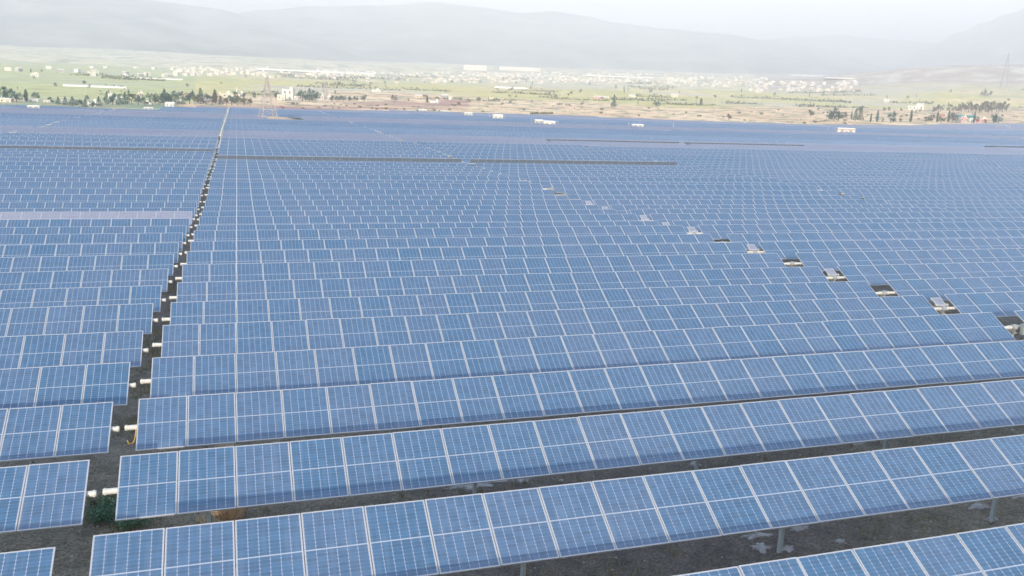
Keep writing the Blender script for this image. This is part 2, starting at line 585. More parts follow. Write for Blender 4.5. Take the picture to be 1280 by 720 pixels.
# ------------------------------------------------------------------ solar trackers
FR = .024                                                    # frame face width
def panel_quads(mb, cx, mi_glass, uoff, frame_mi=None, back_mi=None, z=0.0, thick=True, y0=0.0, FR=FR):
    """one panel lying in the xy plane, normal +z"""
    hx, hy = PW / 2, PL / 2
    gx, gy = hx - FR, hy - FR
    i_ = [(cx - gx, y0 - gy, z), (cx + gx, y0 - gy, z), (cx + gx, y0 + gy, z), (cx - gx, y0 + gy, z)]
    mb.quad(i_, mi_glass, [(uoff, 0), (uoff + .9999, 0), (uoff + .9999, 1), (uoff, 1)])
    if frame_mi is None:
        return
    o_ = [(cx - hx, y0 - hy, z), (cx + hx, y0 - hy, z), (cx + hx, y0 + hy, z), (cx - hx, y0 + hy, z)]
    for a in range(4):
        b = (a + 1) % 4
        mb.quad([o_[a], o_[b], i_[b], i_[a]], frame_mi)
        if thick:
            mb.quad([(o_[a][0], o_[a][1], z - PT), (o_[b][0], o_[b][1], z - PT), o_[b], o_[a]], frame_mi)
    if back_mi is not None:
        q = [(p[0], p[1], z - PT) for p in o_]
        mb.quad(q[::-1], back_mi)
        e = .025
        for sx in (-1, 1):
            mb.quad([(cx + sx * (hx - e), y0 - hy, z - PT - .004), (cx + sx * (hx - e), y0 + hy, z - PT - .004), (cx + sx * hx, y0 + hy, z - PT - .004), (cx + sx * hx, y0 - hy, z - PT - .004)], frame_mi)

# prototypes shared by every copy
def proto_panel_glass(mat):
    mb = MB()
    hx, hy = PW / 2, PL / 2
    panel_quads(mb, 0, 0, 0.0)
    z = -PT + .006                                        # backsheet just above the frame's lower lip
    gx, gy = hx - FR * .5, hy - FR * .5
    mb.quad([(-gx, gy, z), (gx, gy, z), (gx, -gy, z), (-gx, -gy, z)], 1)
    return mb.mesh('solar_panel', [mat, M['back']])
def proto_frame():
    mb = MB()
    hx, hy = PW / 2, PL / 2
    gx, gy = hx - FR, hy - FR
    z1, zi = .002, -.004
    o_ = [(-hx, -hy), (hx, -hy), (hx, hy), (-hx, hy)]
    i_ = [(-gx, -gy), (gx, -gy), (gx, gy), (-gx, gy)]
    for a in range(4):
        b = (a + 1) % 4
        mb.quad([(*o_[a], z1), (*o_[b], z1), (*i_[b], z1), (*i_[a], z1)])
        mb.quad([(*o_[a], -PT), (*o_[b], -PT), (*o_[b], z1), (*o_[a], z1)])
        mb.quad([(*i_[a], z1), (*i_[b], z1), (*i_[b], zi), (*i_[a], zi)])
        mb.quad([(*i_[a], -PT), (*i_[b], -PT), (*o_[b], -PT), (*o_[a], -PT)])
    return mb.mesh('frame', [M['frame']])
def proto_panel_full(mat):
    mb = MB()
    panel_quads(mb, 0, 0, 0.0, 1, 2)
    return mb.mesh('solar_panel', [mat, M['frame'], M['back']])
ME_GLASS = proto_panel_glass(M['glass'])
ME_FRAME = proto_frame()
ME_FULL = proto_panel_full(M['glass'])
ME_FULL_PALE = proto_panel_full(M['pale_glass'])

OFF = .115                                                   # panel plane above the tube axis
WING_X = [k * PP + PP / 2 for k in range(WING)] + [(WING + GAP_D + k) * PP + PP / 2 for k in range(WING)]
XD = (WING + GAP_D / 2) * PP                                 # drive position along the tracker
XE = (2 * WING + GAP_D) * PP

def proto_tube():
    mb = MB()
    mb.tube((-.28, 0, 0), (XD - .25, 0, 0), .064, n=12)
    mb.tube((XD + .25, 0, 0), (XE + .17, 0, 0), .064, n=12)
    for x in (-.24, XE + .13, XD - .27, XD + .27):
        mb.tube((x - .02, 0, 0), (x + .02, 0, 0), .076, n=12)
    return mb.mesh('torque_tube', [M['tube']])
ME_TUBE = proto_tube()
def proto_post():
    mb = MB()
    hz = CH + .6
    z = -.6 + hz / 2 - .1
    mb.box((-.035, 0, z), (.010, .08, hz - .12))
    mb.box((.035, 0, z), (.010, .08, hz - .12))
    mb.box((0, 0, z), (.058, .008, hz - .12))
    mb.box((0, 0, CH - .105), (.11, .11, .05))
    mb.box((0, .078, CH - .03), (.10, .012, .13))
    mb.box((0, -.078, CH - .03), (.10, .012, .13))
    return mb.mesh('post', [M['galv']])
ME_POST = proto_post()
POST_X = [(1.5 + 5.1 * k) * PP for k in range(6)]
POST_X = [x for x in POST_X if x < (WING - 1) * PP] + [XD] + [2 * XD - x for x in POST_X if x < (WING - 1) * PP][::-1]

def proto_drive():
    out = {}
    mb = MB()                                                # slew gear on the tube axis
    mb.tube((-.09, 0, 0), (.09, 0, 0), .125, n=20)
    for sx in (-1, 1):
        mb.tube((sx * .09, 0, 0), (sx * .13, 0, 0), .095, n=16)
    mb.box((0, -.02, -.17), (.16, .24, .12))
    out['drive_unit'] = mb.mesh('drive_unit', [M['tube_dark']])
    mb = MB()
    mb.tube((-.02, -.17, -.12), (.20, -.17, -.12), .045, n=12)
    mb.tube((.20, -.17, -.12), (.28, -.17, -.12), .055, n=12)
    for k in range(5):
        mb.tube((.03 + k * .03, -.17, -.12), (.042 + k * .03, -.17, -.12), .052, n=12)
    out['motor'] = mb.mesh('motor', [M['motor']])
    mb = MB()
    mb.tube((.13, 0, 0), (.24, 0, 0), .07, n=14)
    mb.tube((.24, 0, 0), (.27, 0, 0), .09, n=14)
    out['tube_coupling'] = mb.mesh('tube_coupling', [M['tube']])
    mb = MB()
    mb.box((.26, -.30, -.02), (.34, .14, .40))
    mb.box((.26, -.374, -.02), (.30, .008, .36))
    mb.box((.26, -.30, .19), (.38, .18, .02))
    out['control_box'] = mb.mesh('control_box', [M['box']])
    mb = MB()
    mb.box((0, 0, 0), (.52, .50, .025))
    mb.quad([(-.235, -.225, .014), (.235, -.225, .014), (.235, .225, .014), (-.235, .225, .014)], 1, [(0, 0), (.66, 0), (.66, .45), (0, .45)])
    for sx in (-1, 1):
        mb.box((sx * .2, -.1, -.13), (.03, .03, .25))
    mb.box((-.30, -.24, .02), (.05, .10, .05), 0)
    mb.box((.30, -.24, .02), (.05, .10, .05), 0)
    out['charging_panel'] = mb.mesh('charging_panel', [M['tube'], M['pale_glass']])
    mb = MB()
    pts = [(.16, -.33, -.15), (.12, -.30, -.40), (.02, -.22, -.52), (-.10, -.10, -.40), (-.14, -.06, -.15)]
    for a, b in zip(pts, pts[1:]):
        mb.tube(a, b, .014, n=6)
    out['cable'] = mb.mesh('cable', [M['motor']])
    return out
ME_DRIVE = proto_drive()

def merged_tracker(mat, tilt, fr=FR):
    """all of a far tracker in one mesh, origin on the ground below its near end"""
    mb = MB()
    ct, st = math.cos(tilt), math.sin(tilt)
    t = MB()
    for k, x in enumerate(WING_X):
        panel_quads(t, x, 0, float(k), 1, 2, OFF, FR=fr)
    for p in t.v:
        mb.v.append((p[0], p[1] * ct - p[2] * st, p[1] * st + p[2] * ct + CH))
    mb.f, mb.m, mb.uv, mb.sm = t.f, t.m, t.uv, t.sm
    mb.tube((-.28, 0, CH), (XD - .2, 0, CH), .064, n=6, mi=3)
    mb.tube((XD + .2, 0, CH), (XE + .17, 0, CH), .064, n=6, mi=3)
    mb.tube((XD - .2, 0, CH), (XD + .2, 0, CH), .16, n=8, mi=4)
    mb.box((XD + .16, -.3, CH - .05), (.30, .14, .30), 4)
    for x in POST_X:
        mb.box((x, 0, CH / 2 - .3), (.1, .1, CH + .5), 5)
    return mb.mesh('solar_tracker', [mat, M['frame'], M['back'], M['galv'], M['tube_dark'], M['galv']])
ME_FAR = {}
def far_mesh(mat, tilt, fr=FR):
    key = (mat, round(tilt, 3), fr)
    if key not in ME_FAR:
        ME_FAR[key] = merged_tracker(M[mat], tilt, fr)
    return ME_FAR[key]

ORD = 'zeroth first second third fourth fifth sixth seventh eighth ninth tenth eleventh twelfth thirteenth fourteenth fifteenth sixteenth seventeenth eighteenth nineteenth twentieth twenty-first twenty-second twenty-third twenty-fourth twenty-fifth'.split()

def row_y(i):
    y = Y0 + ROW_P * i
    if i > 37: y += 7.0                                      # service tracks between the blocks
    if i > 52: y += 7.0
    if i > 74: y += 8.0
    return y
def wob(i, k, s=1.0):
    return .085 * s * math.sin(i * 12.9898 + k * 78.233 + 3 * math.sin(i * 4.7 + k))

def tracker_pose(i, k):
    """x, y, ground z, slope, tilt of tracker k in row i (k=0 starts at the long gap)"""
    y = row_y(i)
    x = X0 + KX * i + k * TLEN
    if i > 37 and k < 0: x -= .25
    if k == 0 and i <= 16:
        j = max(i, 0)
        z = H + ZFIT[j] + (.05 if i < 0 else 0) - CH - OFF * math.cos(TILT)
        sl = SLFIT[j]
    else:
        z = ground(x + TLEN / 2, y) - OFF * math.cos(TILT) * .5
        sl = 0.0
        if k == -1 and i <= 16:
            z = H + ZFIT[max(i, 0)] - CH - OFF * math.cos(TILT) + (LEFT_DZ[i] if 0 <= i < len(LEFT_DZ) else wob(i, k) - .06)
            if i < 0: z -= .1
        elif k == 1 and i <= 16:
            z = H + ZFIT[max(i, 0)] - CH - OFF * math.cos(TILT) + SLFIT[max(i, 0)] * TLEN + wob(i, k)
        else:
            z += wob(i, k) + .16 * math.sin(i * .42 + k * .8)
    tilt = TILT + rad(1.3) * math.sin(i * 7.3 + k * 2.1)
    if 38 <= i <= 50: tilt -= rad(9)
    if 53 <= i <= 74: tilt -= rad(3)
    if i > 74: tilt -= rad(7)
    if i > 46 and k < -1: tilt += rad(7)
    return x, y, z, sl, tilt

SPECIAL = {  # stowed the other way, dark undersides towards the camera
    (27, 0): ('back', 'long dark solar tracker row turned away, shaded underside showing across the wide block'),
    (30, -1): ('back', 'dark solar tracker row turned away beside the long gap, its underside showing as dashes'),
    (13, -1): ('dusty', 'pale pinkish dusty solar tracker row standing out among the blue rows of the narrow block'),
    (41, 1): ('back', 'far dark solar tracker turned away in the block behind the service track'),
    (44, 3): ('back', 'far dark solar tracker turned away near the steel gantry'),
}

def sheen_row(i):
    return 38 <= i <= 43 or 58 <= i <= 66 or 80 <= i <= 104  # bands of far rows whose sky reflection is put into the colour

def visible_box(x, y, z):
    p = pix((x, y, z))
    return p is not None and -850 < p[0] < 1750 and -200 < p[1] < 1150

def make_tracker(i, k, level, label, group):
    x, y, z, sl, tilt = tracker_pose(i, k)
    t = tag(empty('solar_tracker', (x, y, z)), label, 'solar tracker', group)
    t.rotation_euler = (0, -sl, 0)
    dusty = SPECIAL.get((i, k), ('',))[0] == 'dusty'
    rr = random.Random(i * 31 + k)
    x_lo, x_hi = 1e9, -1e9
    for px_ in WING_X:
        if not visible_box(x + px_, y, z + CH):
            continue
        x_lo, x_hi = min(x_lo, px_), max(x_hi, px_)
        tj = tilt + rad(rr.uniform(-.7, .7))
        loc = (px_, -OFF * math.sin(tilt), CH + OFF * math.cos(tilt))
        rot = (tj, rad(rr.uniform(-.12, .12)), 0)
        if level == 0:
            p = put('solar_panel', ME_GLASS, t, loc, rot)
            put('frame', ME_FRAME, p)
        else:
            put('solar_panel', ME_FULL_PALE if dusty else ME_FULL, t, loc, rot)
    put('torque_tube', ME_TUBE, t, (0, 0, CH))
    if (i, k) == (2, 0):
        cb = MB()
        pts = [(-.02, -.06, CH - .02), (-.05, -.10, CH - .22), (-.10, -.10, CH - .36), (-.20, -.08, CH - .40), (-.24, -.06, CH - .30)]
        for a_, b_ in zip(pts, pts[1:]):
            cb.tube(a_, b_, .014, n=6)
        cb.build('cable', M['cable'], t)
    posts = POST_X if level == 0 else [POST_X[0], POST_X[3], XD, POST_X[-4], POST_X[-1]]
    for px_ in posts:
        if x_lo - 3 < px_ < x_hi + 3:
            put('post', ME_POST, t, (px_, 0, 0))
    if x_lo - 3 < XD < x_hi + 3:
        d = put('drive_unit', ME_DRIVE['drive_unit'], t, (XD, 0, CH))
        put('motor', ME_DRIVE['motor'], d)
        put('tube_coupling', ME_DRIVE['tube_coupling'], d)
        put('tube_coupling', ME_DRIVE['tube_coupling'], d, (0, 0, 0), (0, 0, math.pi))
        if i in (3, 13) or i > 15: put('control_box', ME_DRIVE['control_box'], d)
        put('cable', ME_DRIVE['cable'], d)
        if i in (4, 6, 8, 10, 11, 12, 14, 15, 2):
            put('charging_panel', ME_DRIVE['charging_panel'], d, (0, .30, .24), (tilt, 0, 0))
    return t

PART_ROWS = 18
# clearings in the far field: inverter cabins and the pylon mound (photo pixel of the base)
CABIN_PX = [(528, 142.5, 8, 2.0), (555, 145, 8, 2.1), (585, 149, 9, 2.5), (622, 154, 12, 2.9), (673, 160, 10, 2.5), (686, 163, 14, 2.7), (796, 165, 13, 2.3), (1056, 170, 20, 2.7), (186, 143.5, 9, 2.1), (43, 143, 11, 2.2)]
CABINS = [(at(px, py), wd * (at(px, py) - Vector((0, 0, H))).length / F) for px, py, wd, hg in CABIN_PX]
MOUND = at(344, 154)
GANTRY = at(1253, 164)
def cleared(x, y):
    for q, wd in CABINS:
        if abs(x - q.x) < wd * .5 + 3.0 and -6 < y - q.y < 4:
            return True
    if ((x - MOUND.x) / 8.5) ** 2 + ((y - MOUND.y) / 16) ** 2 < 1: return True
    if ((x - GANTRY.x) / 6) ** 2 + ((y - GANTRY.y) / 8) ** 2 < 1: return True
    return False

def tracker_seen(x, y, z):
    c = 0
    for s in (0, .25, .5, .75, 1):
        p = pix((x + s * XE, y, z + CH))
        if p and -12 < p[0] < 1292 and -20 < p[1] < 760: c += 1
    return c
cells = []
for i in range(-1, 175):
    for k in range(-4, 13):
        x, y, z, sl, tilt = tracker_pose(i, k)
        n = tracker_seen(x, y, z)
        if not n: continue
        xm = x + XE / 2
        ok = [in_field(x + s * XE, y, 3) for s in (0, .5, 1)]
        if not any(ok): continue
        whole = all(ok) and not any(cleared(x + s * XE / 12, y) for s in range(13))
        cells.append((math.hypot(xm, y) if i > PART_ROWS else y * .5, i, k, whole, n))
cells.sort()
N_IND = 296
stuff = MB()
n_ind = 0
rest = []
for d, i, k, whole, n in cells:
    if whole and n_ind < N_IND:
        n_ind += 1
        x, y, z, sl, tilt = tracker_pose(i, k)
        sp = SPECIAL.get((i, k))
        o_ = ORD[i + 2] if i + 2 < len(ORD) else None
        if k == 0: where, grp = 'of the wide block', 'solar tracker rows of the wide block'
        elif k == -1: where, grp = 'of the narrow block', 'solar tracker rows of the narrow block'
        else: where, grp = 'beyond the wide block', 'solar tracker rows beyond the wide block'
        if sp: label = sp[1]
        elif i <= PART_ROWS and k in (0, -1):
            label = f'blue solar tracker row {where}, {o_} up from the bottom edge'
        elif i <= PART_ROWS:
            kk = {1: 'next block past its drive units', 2: 'second block past its drive units'}.get(k, 'outermost block past its drive units')
            label = f'blue solar tracker row in the {kk}, level with row {i + 2}' if k > 0 else f'thin blue solar tracker row far along row {i + 2} of the narrow block'
        elif i <= 37:
            label = f'thin distant blue solar tracker row {where}, before the pale service track'
        else:
            label = 'faint far blue solar tracker row behind the pale service track'
            grp = 'solar tracker rows behind the service track'
        if i <= PART_ROWS and not (sp and sp[0] == 'back') and k in (-1, 0, 1):
            make_tracker(i, k, 0 if i <= 9 else 1, label, grp)
        else:
            mat = 'pale_glass' if sp and sp[0] == 'dusty' else ('sheen_glass' if sheen_row(i) else 'glass')
            tl = rad(-48) if sp and sp[0] == 'back' else TILT + rad(round((math.degrees(tilt - TILT)) / 1.25) * 1.25)
            o = put('solar_tracker', far_mesh(mat, tl, FR if i <= 37 else .012), None, (x, y, z))
            tag(o, label, 'solar tracker', grp)
    else:
        rest.append((i, k, n))
for i, k, n in rest:
    x, y, z, sl, tilt = tracker_pose(i, k)
    sp = SPECIAL.get((i, k))
    if sp: tilt = rad(-48)
    ct, st = math.cos(tilt), math.sin(tilt)
    for q in range(0, 2 * WING, 9):
        xa, xb = WING_X[q], WING_X[min(q + 8, 2 * WING - 1)]
        xm = x + (xa + xb) / 2
        if not in_field(xm, y, 2) or cleared(xm, y): continue
        p = pix((xm, y, z + CH))
        if not p or not (-60 < p[0] < 1340): continue
        gz = ground(xm, y) + (z - ground(x + TLEN / 2, y))
        t = MB()
        for c in range(q, min(q + 9, 2 * WING)):
            panel_quads(t, WING_X[c], 3 if sheen_row(i) else 0, float(c), 1, None, OFF, thick=False, FR=.011)
        b = MB()
        b.quad([(xa - PW / 2, PL / 2, OFF - PT), (xb + PW / 2, PL / 2, OFF - PT), (xb + PW / 2, -PL / 2, OFF - PT), (xa - PW / 2, -PL / 2, OFF - PT)], 2)
        n0 = len(stuff.v)
        for tt in (t, b):
            n0 = len(stuff.v)
            for v_ in tt.v:
                stuff.v.append((x + v_[0], y + v_[1] * ct - v_[2] * st, gz + CH + v_[1] * st + v_[2] * ct))
            stuff.f.extend(tuple(a + n0 for a in f_) for f_ in tt.f)
            stuff.m.extend(tt.m); stuff.uv.extend(tt.uv); stuff.sm.extend(tt.sm)
        stuff.box((xm, y, gz + CH / 2 - .3), (.12, .12, CH + .4), 2)
tag(stuff.build('distant_solar_trackers', [M['glass'], M['frame'], M['back'], M['sheen_glass']]), 'mass of faint blue solar tracker rows filling the far end of the field', 'solar trackers', kind='stuff')
print('trackers', n_ind, 'rest', len(rest), 'objects', len(bpy.data.objects))

#==MORE==
# ------------------------------------------------------------------ service track along the far gap
def track():
    mb = MB()
    ys = [row_y(38) - 8 + 4 * k for k in range(90)]
    P = []
    for y in ys:
        x = X0 + KX * (y - Y0) / ROW_P - .45
        if not in_field(x, y, -6): break
        P.append((x, y))
    for (xa, ya), (xb, yb) in zip(P, P[1:]):
        mb.quad([(xa - .35, ya, ground(xa, ya) + .06), (xa + .35, ya, ground(xa, ya) + .06), (xb + .35, yb, ground(xb, yb) + .06), (xb - .35, yb, ground(xb, yb) + .06)])
    m = plain('pale_track_dust', (.60, .54, .48), .95, 0, .15, .5)
    tag(mb.build('path', m), kind='structure')
track()
def duct():
    mb = MB()
    y = row_y(38)
    while True:
        x = X0 + KX * (y - Y0) / ROW_P - .42
        if not in_field(x, y, 2): break
        x2 = X0 + KX * (y + 6 - Y0) / ROW_P - .42
        za, zb = ground(x, y), ground(x2, y + 6)
        mb.tube((x, y, za + 1.75), (x2, y + 6, zb + 1.75), .16, n=8)
        mb.tube((x, y, za - .2), (x, y, za + 1.7), .06, n=6)
        y += 6
    tag(mb.build('cable_duct', M['tube']), 'thin pale cable duct running up the gap through the far block', 'cable duct')
duct()

# ------------------------------------------------------------------ vegetation
def dist(q):
    return math.hypot(q.x, q.y)

def leaf(mb, c, s, rr, mi=0):
    n = Vector((rr.gauss(0, 1), rr.gauss(0, 1), rr.gauss(0, 1) + .6)).normalized()
    a = n.orthogonal().normalized()
    a = Matrix.Rotation(rr.uniform(0, 6.28), 3, n) @ a
    b = n.cross(a)
    a, b = a * s, b * s * rr.uniform(.5, .9)
    c = Vector(c)
    mb.quad([c - a, c - b * .8, c + a, c + b * .8], mi)

def crown_mesh(kind, seed, mat):
    """unit sized crown: 1 high from z=0.12 to 1, leaf clumps spread through the volume"""
    rr = random.Random(seed)
    mb = MB()
    if kind == 'round':
        cl = []
        for _ in range(13):
            a, r, h = rr.uniform(0, 6.28), .34 * math.sqrt(rr.random()), rr.uniform(.28, .88)
            r *= 1.15 - abs(h - .5)
            cl.append((r * math.cos(a), r * math.sin(a), h, rr.uniform(.10, .19)))
        for x, y, h, s in cl:
            for _ in range(34):
                d = Vector((rr.gauss(0, 1), rr.gauss(0, 1), rr.gauss(0, .8))).normalized() * s * rr.uniform(.5, 1.1)
                leaf(mb, (x + d.x, y + d.y, h + d.z), rr.uniform(.035, .065), rr)
    elif kind == 'column':
        for _ in range(330):
            h = rr.random() ** .9
            r = .10 * (math.sin(math.pi * min(1, h * .85 + .16)) ** .7) * rr.uniform(.5, 1.15)
            a = rr.uniform(0, 6.28)
            leaf(mb, (r * math.cos(a), r * math.sin(a), .08 + .92 * h), rr.uniform(.03, .055), rr)
    elif kind == 'cone':
        for _ in range(380):
            h = rr.random() ** 1.3
            r = .30 * (1 - h) ** .8 * rr.uniform(.4, 1.15)
            a = rr.uniform(0, 6.28)
            leaf(mb, (r * math.cos(a), r * math.sin(a), .10 + .9 * h), rr.uniform(.03, .06), rr)
    else:                                                # low shrub, wider than high
        for _ in range(10):
            a, r = rr.uniform(0, 6.28), .55 * math.sqrt(rr.random())
            x, y, h, s = r * math.cos(a), r * math.sin(a), rr.uniform(.2, .6), rr.uniform(.2, .34)
            for _ in range(24):
                d = Vector((rr.gauss(0, 1), rr.gauss(0, 1), rr.gauss(0, 1))).normalized() * s * rr.uniform(.4, 1.1)
                leaf(mb, (x + d.x, y + d.y, max(.03, h + d.z)), rr.uniform(.06, .11), rr)
    return mb.mesh('crown', [mat])

def trunk_mesh(kind):
    mb = MB()
    if kind == 'shrub':
        for k in range(5):
            a = k * 1.26
            mb.tube((0, 0, -.1), (.3 * math.cos(a), .3 * math.sin(a), .5), .03, .012, 5)
    elif kind == 'round':
        mb.tube((0, 0, -.06), (.02, .01, .38), .036, .024, 7)
        for k in range(6):
            a = k * 1.05
            mb.tube((.02, .01, .30 + .02 * k), (.22 * math.cos(a), .22 * math.sin(a), .52 + .05 * k), .018, .006, 5)
    else:
        mb.tube((0, 0, -.06), (0, 0, .85), .028, .006, 6)
        for k in range(5):
            a = k * 1.3
            mb.tube((0, 0, .25 + .1 * k), (.07 * math.cos(a), .07 * math.sin(a), .36 + .1 * k), .008, .003, 4)
    return mb.mesh('trunk', [M['bark']])

CR = {}
TR = {k: trunk_mesh(k) for k in ('round', 'column', 'cone', 'shrub')}
for kind in ('round', 'column', 'cone', 'shrub'):
    for mat in ('leaf_teal', 'leaf_olive', 'leaf_grey'):
        CR[kind, mat] = [crown_mesh(kind, s * 17 + len(mat), M[mat]) for s in range(3)]

def plant(px, py, hpx, kind, mat, label, group=None, widen=1.0):
    q = at(px, py)
    hm = max(.6, hpx * (q - Vector((0, 0, H))).length / F)
    name = {'column': 'cypress_tree', 'cone': 'conifer_tree', 'round': 'tree', 'shrub': 'shrub'}[kind]
    t = tag(empty(name, (q.x, q.y, q.z - .03), rng.uniform(0, 6.28)), label, 'shrub' if kind == 'shrub' else 'tree', group)
    t.scale = (hm * widen, hm * widen, hm)
    put('crown', rng.choice(CR[kind, mat]), t)
    put('trunk', TR[kind], t)
    return t

BELT = 'trees of the green belt along the field edge'
TREES = [
    (8, 127, 17, 'round', 'leaf_teal', 'large dense teal tree at the outermost end of the green belt', None, 1.25),
    (21, 128, 13, 'round', 'leaf_teal', 'teal tree behind the cream farm shed at the belt end', None, 1.2),
    (33, 127, 13, 'column', 'leaf_teal', 'dark narrow tree between the two pale farm sheds', None, 1.4),
    (45, 125, 9, 'round', 'leaf_teal', 'small teal tree behind the low pale farm shed', None, 1.2),
    (378, 126.5, 14, 'round', 'leaf_teal', 'dark blue-green tree beside the cream farmhouse, nearest of the tight trio', None, 1.15),
    (387, 126.5, 15, 'cone', 'leaf_teal', 'dark blue-green tree, middle and tallest of the tight trio by the farmhouse', None, 1.3),
    (395, 126.5, 14, 'round', 'leaf_teal', 'dark blue-green tree, last of the tight trio by the farmhouse', None, 1.1),
    (345, 124.5, 11, 'round', 'leaf_teal', 'dark tree standing on the other side of the cream farmhouse', None, 1.0),
    (251, 129.5, 18, 'cone', 'leaf_teal', 'tall pointed dark conifer rising above the green belt', None, 1.0),
    (269, 129.5, 16, 'column', 'leaf_grey', 'tall slim dark tree beside the pointed conifer', None, 1.6),
    (206, 131, 18, 'cone', 'leaf_teal', 'dark conifer rising behind the white yard of the belt', None, 1.0),
    (493, 128, 10, 'round', 'leaf_grey', 'lone leaning dark tree on the pale field behind the red earth', None, .9),
    (534, 128.5, 9, 'column', 'leaf_grey', 'short dark upright tree alone beside the pale field track', None, 1.6),
    (598, 128, 7, 'round', 'leaf_olive', 'small olive tree behind the red earth strip', None, 1.1),
    (767, 134.5, 16, 'cone', 'leaf_teal', 'tall blue-green tree standing alone in the light green field', None, .8),
    (820, 134.5, 9.5, 'round', 'leaf_teal', 'rounded blue-green tree alone at the near edge of the light green field', None, 1.2),
    (876, 132, 9, 'column', 'leaf_grey', 'grey upright tree alone in the middle of the light green field', None, 1.8),
    (1042, 151, 16, 'cone', 'leaf_teal', 'tallest dark tree in the clump behind the white cabin with a red stripe', None, 1.0),
    (1036, 151, 12, 'round', 'leaf_teal', 'bushy dark tree at the outer side of the clump behind the striped cabin', None, 1.0),
    (1048, 151, 12, 'round', 'leaf_teal', 'bushy dark tree at the inner side of the clump behind the striped cabin', None, 1.0),
    (1054, 150, 10, 'round', 'leaf_grey', 'brownish tree just past the dark clump behind the striped cabin', None, .9),
    (1069, 151, 14, 'cone', 'leaf_teal', 'first of two dark green trees standing together past the clump', None, .9),
    (1075, 151, 15, 'cone', 'leaf_olive', 'second of two green trees standing together past the clump', None, .9),
    (1075, 140, 7, 'round', 'leaf_teal', 'rounded dark tree on the slope above the paired trees', None, 1.3),
    (1113, 153, 10, 'round', 'leaf_teal', 'low bushy dark tree beside the taller conifer at the field edge', None, 1.1),
    (1116.5, 153, 13, 'cone', 'leaf_teal', 'conifer rising from a low bushy tree at the field edge', None, .8),
    (1242, 156, 12, 'round', 'leaf_teal', 'bushy dark tree beside the steel gantry', None, 1.0),
    (1247, 155.5, 12, 'round', 'leaf_teal', 'bushy dark tree right behind the steel gantry', None, .9),
]
for a in TREES: plant(*a)
for px, py, h in [(64, 129, 7), (73, 131, 9), (82, 132, 10), (91, 133, 11), (99, 134, 9), (107, 134.5, 10), (115, 135, 8), (124, 133, 11), (133, 131.5, 9), (141, 131, 13), (149, 131.5, 12), (157, 131, 14),
                  (165, 130.5, 12), (173, 131.5, 12), (181, 132, 10), (191, 131.5, 12), (199, 131, 13), (214, 131, 14), (222, 131.5, 12), (229, 131, 11), (237, 130, 15), (244, 131, 12), (258, 131, 12),
                  (265, 131, 10), (276, 131.5, 11), (283, 132, 10), (290, 131.5, 12), (297, 132, 12), (305, 132, 10), (313, 132, 9), (108, 126, 7), (134, 123, 8), (161, 121, 8), (185, 123, 7), (219, 123, 9), (226, 122, 8), (241, 122, 9), (295, 124, 9), (303, 123, 7), (318, 123, 8)]:
    plant(px, py, h, rng.choice(['round', 'round', 'round', 'cone']), rng.choice(['leaf_teal', 'leaf_teal', 'leaf_olive']), 'bushy blue-green tree packed into the long green belt', BELT, rng.uniform(.95, 1.3))
for px, py, h in [(415, 127, 8), (422, 127, 7), (429, 127, 8), (437, 127, 7), (445, 127, 7), (455, 127, 9)]:
    plant(px, py, h, 'round', 'leaf_teal', 'low blue-green tree in the short row past the trio', 'short tree row past the trio', 1.15)
for px, py, h in [(1064, 149, 9), (1088, 153, 10), (1096, 153, 14), (1138, 153, 14), (1171, 153, 12), (1185, 153, 13), (1217, 154, 12)]:
    plant(px, py, h, 'column', 'leaf_teal', 'slim dark cypress in the line along the field edge', 'slim cypresses along the field edge', 1.0)
for px, py, h in [(1125, 153, 6), (1103, 153, 5), (1157, 153, 7), (1161, 153, 9), (1165, 153, 9), (1176, 153, 8), (1190, 153, 12), (1194, 153, 9), (1221, 154, 8), (1231, 155, 6), (1180, 153, 6)]:
    plant(px, py, h, 'round', 'leaf_grey', 'bushy brownish tree between the cypresses', 'bushy trees between the cypresses', .8)
for k in range(15):
    plant(1198 + k * 4.2 + rng.uniform(-1, 1), 141 + rng.uniform(-1, 1), rng.uniform(9, 13), 'round', rng.choice(['leaf_grey', 'leaf_grey', 'leaf_olive']), 'grey-brown tree in the wood on the rise', 'trees of the wood on the rise', .75)
for px, py, h in [(1168, 140, 7), (1175, 140, 9), (1186, 139, 8), (1192, 140, 7), (1228, 121, 6), (1232, 121, 7), (1238, 120, 6), (1150, 140, 4), (1126, 139, 4), (1105, 139, 5), (1111, 139, 5)]:
    plant(px, py, h, 'round', 'leaf_grey', 'scattered grey tree on the pale rise by the wood', 'scattered trees on the rise', 1.0)
for px in range(664, 692, 3):
    plant(px, 142.8, rng.uniform(3.5, 4.5), 'shrub', 'leaf_olive', 'dark olive bush in the low hedge line above the panels', 'bushes of the low hedge line', 1.0)
for px, py, h in [(911, 150, 8), (1013, 146, 9)]:
    plant(px, py, h, 'round', 'leaf_grey', 'dark lone bush on the sand halfway to the cypresses' if px < 1000 else 'brown lone bush on the sand just before the cypresses', None, 1.3)
SH = 'low shrubs on the sandy strip'
for _ in range(120):
    px = rng.uniform(330, 1275)
    py = edge_y(px) - rng.uniform(1.0, 15) * (1 if px > 560 else .5)
    plant(px, py, rng.uniform(1.2, 3.6), 'shrub', rng.choice(['leaf_grey', 'leaf_olive', 'leaf_olive']), 'low dark shrub on the sandy strip beyond the panels', SH, rng.uniform(.9, 1.4))
FT = 'far trees dotted over the plain'
for _ in range(110):
    px = rng.uniform(-5, 1285)
    py = edge_y(px) - rng.uniform(13, 42)
    plant(px, py, rng.uniform(2, 5), rng.choice(['round', 'round', 'column']), rng.choice(['leaf_grey', 'leaf_olive', 'leaf_teal']), 'small hazy tree dotted on the far plain', FT, rng.uniform(1, 1.6))
